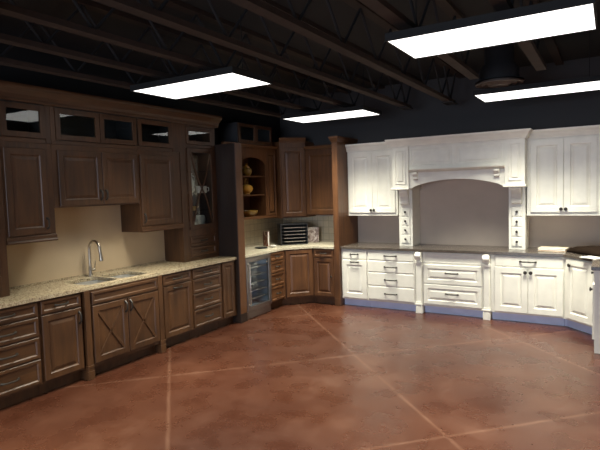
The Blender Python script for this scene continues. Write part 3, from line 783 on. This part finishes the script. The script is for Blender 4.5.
# wall cabinets, white
GWU = 'white wall cabinets beside the hood'
DWu = YW-YU-.0004
def white_upper(label, x0, x1, doors, hk):
    r = white('upper_cabinet', label, x0, GWU, 1.366, YU)
    w = x1-x0; H = 2.355-1.366
    MB().box(0, w, 0, DWu, 0, H+.02).build('body', M_WHITE, r, bevel=.0015)
    for (a, b, kx_) in doors:
        d = door(r, a, b, .045, H-.02, M_WHITE, .075)
        if kx_ is not None: knob(d, kx_, .085, r=.017)
    mb = MB().prism_x([(0, H), (-.022, H), (-.026, H+.018), (-.036, H+.030), (-.048, H+.062), (-.070, H+.088), (-.074, H+.110), (0, H+.110)], -.0, w)
    mb.build('crown', M_WHITE, r)
    return r
white_upper('white two-door wall cabinet left of the hood', wx0, -2.722, [(.022, .413, .390), (.417, .775, .440)], 1)
white_upper('white two-door wall cabinet right of the hood', -.952, .50, [(.045, .427, .402), (.431, .795, .456), (.83, 1.42, None)], 1)

# hood
YH = 7.105
r = thing('range_hood', 'white mantel range hood with an arched front above the dark worktop', 'hood', (-1.835, YH, 1.745), 0)
DH = YW-YH-.002
Z = lambda z: z-1.745
hw = .885                                # half width over the pilasters
pwid = .240
for s in (-1, 1):
    c = s*(hw-pwid/2)
    p = MB(); p.box(c-pwid/2, c+pwid/2, 0, DH, Z(1.775), Z(2.36))
    po = p.build('pilaster', M_WHITE, r, bevel=.002)
    MB().panel(c-.078, c+.078, Z(1.83), Z(2.31), [(0, 0), (.0, -.008), (.010, -.010), (.016, -.004), (.034, -.002), (.046, -.010), (.050, -.010)]).build('raised_panel', M_WHITE, po)
    MB().prism_x([(DH, Z(1.745)), (-.018, Z(1.745)), (-.026, Z(1.752)), (-.026, Z(1.766)), (-.012, Z(1.7745)), (DH, Z(1.7745))], c-pwid/2-.014, c+pwid/2+.014).build('ledge', M_WHITE, po)
ix = hw-pwid-.0005
MB().box(-ix, ix, .022, DH, Z(2.035), Z(2.36)).build('canopy', M_WHITE, r, bevel=.001)
for a, b in ((-ix+.03, -.02), (.02, ix-.03)):
    MB().panel(a, b, Z(2.075), Z(2.325), [(0, .022), (0, .014), (.010, .012), (.018, .019), (.040, .019), (.056, .012), (.060, .012)]).build('raised_panel', M_WHITE, r)
MB().prism_x([(DH, Z(1.990)), (.02, Z(1.990)), (.0, Z(1.998)), (-.030, Z(2.012)), (-.046, Z(2.020)), (-.050, Z(2.034)), (DH, Z(2.034))], -ix, ix).build('mantel_shelf', M_WHITE, r)
ar = [(ix, Z(1.989)), (-ix, Z(1.989)), (-ix, Z(1.752))]
for k in range(0, 21):
    u = -1+2*k/20
    ar.append((u*(ix-.012), Z(1.752)+.125*math.cos(u*PI/2)**.62))
ar.append((ix, Z(1.752)))
MB().prism_y(ar, .030, .055).build('arched_valance', M_WHITE, r)
for s in (-1, 1):
    c = s*(ix-.100)
    MB().prism_x([(.030, Z(1.989)), (-.030, Z(1.989)), (-.034, Z(1.965)), (-.018, Z(1.945)), (-.002, Z(1.925)), (-.006, Z(1.900)), (.012, Z(1.885)), (.030, Z(1.880))], c-.032, c+.032).build('corbel', M_WHITE, r, bevel=.002)
cpf = [(.0, Z(2.3605)), (.016, Z(2.3605)), (.022, Z(2.38)), (.034, Z(2.392)), (.050, Z(2.42)), (.074, Z(2.448)), (.080, Z(2.470)), (.0, Z(2.470))]
cm = crown_sweep(MB(), -hw, hw, 0, .128, cpf)
cm.box(-hw, hw, 0, DH, Z(2.3605), Z(2.469)); cm.build('crown', M_WHITE, r)
# spice drawer towers under the pilasters
for s, lab in ((-1, 'white tower of four spice drawers standing left of the cooking niche'), (1, 'white tower of four spice drawers standing right of the cooking niche')):
    cx = -1.835+s*(hw-pwid/2+(.0 if s < 0 else -.001)); tw = .206
    r = thing('spice_drawer_tower', lab, 'cabinet', (cx, YU-.01, CZ1+.0008), 0, 'spice drawer towers under the hood')
    HT = 1.744-CZ1-.001
    D_t = YW-YU-.002+.01
    MB().box(-tw/2, tw/2, 0, D_t, 0, HT).build('body', M_WHITE, r, bevel=.002)
    for k in range(4): drawer(r, -.066, .066, .042+k*.133, .042+k*.133+.127, M_WHITE, .012, slab, 0, knobbed=True)
    MB().prism_x([(0, HT-.002), (-.100, HT-.002), (-.104, HT-.03), (-.090, HT-.060), (-.060, HT-.095), (-.046, HT-.14), (-.060, HT-.175), (-.056, HT-.205), (-.030, HT-.225), (0, HT-.225)], -.062, .062).build('corbel', M_WHITE, r, bevel=.003)

# things on the dark worktop
r = thing('stacked_book', 'cream covered book with orange page edges lying by the right spice tower', 'book', (-.640, 7.33, Z1), math.radians(-6))
M_CREAMC = plain('cream_cover', (.80, .72, .55), .45)
M_ORANGE = plain('orange_edge', (.45, .19, .06), .6)
mb = MB().box(-.165, .165, -.115, .115, .032, .037); mb.box(-.165, .165, -.115, .115, 0, .004); mb.box(-.165, .165, .111, .115, .004, .032); mb.build('cover', M_CREAMC, r, bevel=.001)
MB().box(-.160, .160, -.108, .110, .0045, .0125).build('pages', M_ORANGE, r); MB().box(-.158, .158, -.113, .109, .013, .0315).build('upper_pages', M_PAPER, r)
# brown cloth: a draped folded runner
def cloth():
    bm = bmesh.new(); nx, ny = 34, 14; vs = {}
    for i in range(nx+1):
        for j in range(ny+1):
            u = i/nx; v = j/ny
            x = -.46+u*.86; wdt = .12+.24*u**.8*(1-.15*u)
            y = (v-.5)*wdt*(1.0)
            h = (.020+.080*math.sin(PI*min(1, u*1.15+.03))**.7)*max(0, 1-(2*v-1)**2)**.5
            h += .012*math.sin(9*u+5*v)*(1-(2*v-1)**2) + .008*math.sin(23*u-8*v)*(1-(2*v-1)**2)
            y += .015*math.sin(7*u+1)*1.0
            vs[i, j] = bm.verts.new((x, y, max(0.004, h+.004)))
    for i in range(nx):
        for j in range(ny): bm.faces.new((vs[i, j], vs[i+1, j], vs[i+1, j+1], vs[i, j+1]))
    for f in bm.faces: f.smooth = True
    me = bpy.data.meshes.new('brown_cloth'); bm.to_mesh(me); bm.free()
    o = bpy.data.objects.new('brown_cloth', me); COL.objects.link(o)
    so = o.modifiers.new('thick', 'SOLIDIFY'); so.thickness = .003; so.offset = 1
    return o
M_CLOTH = plain('brown_leather', (.013, .0075, .0045), .95, spec=.08, bump=.3)
o = cloth(); o.data.materials.append(M_CLOTH); o.location = (-.075, 6.955, CZ1+.0005-.0035+.0035); o.rotation_euler = (0, 0, math.radians(-36))
tag(o, 'crumpled dark brown cloth lying on the dark worktop at the right', 'cloth')
o = MB(); o.box(-.11, .11, -.075, .075, 0, .004); o.box(-.10, .112, -.07, .078, .0045, .008)
o = o.build('paper_sheet', M_PAPER, None, loc=(-.185, 6.73, CZ1+.0008), rz=math.radians(-40)); tag(o, 'white folded paper lying in front of the brown cloth', 'paper')

# ------------------------------------------------------------------ ceiling: joists, lights, diffuser
def joist(x, y1, label, v_end):
    r = thing('ceiling_joist', label, 'joist', (x, 0, 2.885), 0, 'open web joists under the black ceiling')
    b = MB(); b.box(-.045, .045, YN+.01, y1, 0, .040); bc = b.build('bottom_chord', M_JOIST, r)
    MB().box(-.045, .045, YN+.01, YW-.002, .432, .472).build('top_chord', M_JOIST, r)
    wb = MB(); y = YN+.3; zz = (.042, .430); k = 0
    while y+.35 < y1:
        wb.tube([(0, y, zz[k % 2]), (0, y+.35, zz[(k+1) % 2])], .012, 6); y += .35; k += 1
    if v_end:
        wb.tube([(0, y1-.10, .02), (-.0, y1+.18, .430)], .014, 6); wb.tube([(0, y1-.10, .02), (0, y1-.36, .430)], .014, 6)
    wb.build('steel_web', M_DARKWALL, r)
    if v_end: MB().box(-.07, .07, y1-.24, y1+.02, -.014, -.0003).build('bearing_plate', M_DARKWALL, r)
jl = ['nearest the left cabinets', 'second from the left cabinets', 'third from the left cabinets', 'crossing above the left lights, ending in a steel V', 'over the middle of the room, ending in a steel V', 'running above the right front light', 'passing the right front light to the round vent', 'near the right edge of the photo', 'right of the camera', 'far to the right of the camera', 'beside the right wall', 'next to the right wall']
for k, x in enumerate([-4.25, -3.645, -3.07, -2.46, -1.85, -1.235, -.60, .02, .63, 1.24, 1.85, 2.46]):
    y1 = 7.08 if x < -1.5 else (5.62 if x < -.4 else 7.08)
    joist(x, y1, 'dark timber ceiling joist ' + jl[k], x in (-2.46, -1.85))
M_DIFF = emit('light_diffuser', (1.0, .985, .95), 2.4)
M_DIFF.cycles.emission_sampling = 'NONE'
M_FIX = plain('fixture_black', (.006, .006, .006), .8)
LZ = 2.785
lights = [(-3.335, 3.765, 'bright ceiling light panel at the left, above the sink run'), (-.712, 3.690, 'large bright ceiling light panel at the top right'), (-3.325, 6.390, 'bright ceiling light panel furthest back, over the corner nook'), (-.714, 6.300, 'bright ceiling light panel at the right, in front of the hood'),
          (1.91, 3.69, 'ceiling light panel to the right of the photo, near row'), (1.91, 6.30, 'ceiling light panel to the right of the photo, far row'), (-3.33, 1.1, 'ceiling light panel beside the camera at the left'), (-.71, 1.1, 'ceiling light panel above the camera'), (1.91, 1.1, 'ceiling light panel beside the camera at the right')]
LIGHT_W = 62.0
for (x, y, lab) in lights:
    r = thing('ceiling_light', lab, 'ceiling light', (x, y, LZ), 0, 'fluorescent ceiling panels')
    hx, hy = .61, .290
    mb = MB(); mb.box(-hx-.012, -hx, -hy-.012, hy+.012, -.004, .050); mb.box(hx, hx+.012, -hy-.012, hy+.012, -.004, .050)
    mb.box(-hx, hx, -hy-.012, -hy, -.004, .050); mb.box(-hx, hx, hy, hy+.012, -.004, .050); mb.box(-hx, hx, -hy, hy, .038, .050)
    for sx in (-.5, .5): mb.tube([(sx, 0, .050), (sx, 0, ZC-LZ-.001)], .004, 6)
    mb.build('housing', M_FIX, r)
    MB().box(-hx+.0005, hx-.0005, -hy+.0005, hy-.0005, 0, .008).build('diffuser', M_DIFF, r)
    ld = bpy.data.lights.new('lamp', 'AREA'); ld.shape = 'RECTANGLE'; ld.size = 1.20; ld.size_y = .56; ld.energy = LIGHT_W
    ld.color = (1.0, .975, .82); ld.spread = math.radians(94)
    lo = bpy.data.objects.new('lamp', ld); COL.objects.link(lo); lo.parent = r; lo.location = (0, 0, -.006)
# round ceiling vent
M_VENT = wood('vent_brown', (.05, .033, .025), (.085, .06, .048), True, .6)
r = thing('round_vent', 'round dark ceiling vent behind the large top right light', 'vent', (-1.045, 5.93, 2.855), 0)
MB().lathe([(.245, .012), (.245, 0), (.225, -.004), (.205, .012), (.205, .03), (.245, .03)], 0, 0, 36).build('outer_ring', M_VENT, r, smooth=True)
MB().lathe([(.185, .008), (.165, -.010), (.145, .006), (.145, .016), (.185, .016)], 0, 0, 32).build('middle_ring', M_VENT, r, smooth=True)
MB().lathe([(.12, .004), (.10, -.016), (.02, -.018), (.02, .02), (.12, .02)], 0, 0, 28).build('centre_disc', M_VENT, r, smooth=True)
MB().lathe([(.20, .031), (.20, .16), (.15, .22), (.15, ZC-2.856)], 0, 0, 28).build('duct', M_DARKWALL, r, smooth=True)

# ------------------------------------------------------------------ daylight
W = bpy.data.worlds.new('sky'); S.world = W; W.use_nodes = True
bg = W.node_tree.nodes['Background']; bg.inputs['Color'].default_value = (.50, .65, 1.0, 1); bg.inputs['Strength'].default_value = .25
for i, (a, b) in enumerate(WX):
    pd = bpy.data.lights.new('daylight', 'AREA'); pd.shape = 'RECTANGLE'; pd.size = b-a-.1; pd.size_y = WZ1-WZ0-.1; pd.energy = 265; pd.color = (.70, .81, 1.0)
    po = bpy.data.objects.new('daylight', pd); COL.objects.link(po); po.location = ((a+b)/2, YN-.03, (WZ0+WZ1)/2); po.rotation_euler = (PI/2, 0, 0)

# ------------------------------------------------------------------ camera
f_px, yaw, pit, roll, hc = 515.4, .5451503, .0675454, -.0298882, 1.788
fwv = Vector((-math.sin(yaw)*math.cos(pit), math.cos(yaw)*math.cos(pit), -math.sin(pit)))
r0 = Vector((math.cos(yaw), math.sin(yaw), 0)); u0 = r0.cross(fwv)
rv = math.cos(roll)*r0+math.sin(roll)*u0; uv = rv.cross(fwv)
cd = bpy.data.cameras.new('camera'); cd.sensor_width = 36; cd.lens = 36*f_px/600; cd.clip_start = .05
co_ = bpy.data.objects.new('camera', cd); COL.objects.link(co_)
mw = Matrix(((rv.x, uv.x, -fwv.x, 0), (rv.y, uv.y, -fwv.y, 0), (rv.z, uv.z, -fwv.z, hc), (0, 0, 0, 1)))
co_.matrix_world = mw
S.camera = co_
S.view_settings.view_transform = 'Standard'; S.view_settings.look = 'None'; S.view_settings.gamma = 1; S.view_settings.exposure = .02
S.view_settings.use_curve_mapping = False
S.cycles.use_denoising = True
S.cycles.max_bounces = 8
S.cycles.caustics_reflective = False
S.cycles.blur_glossy = .5
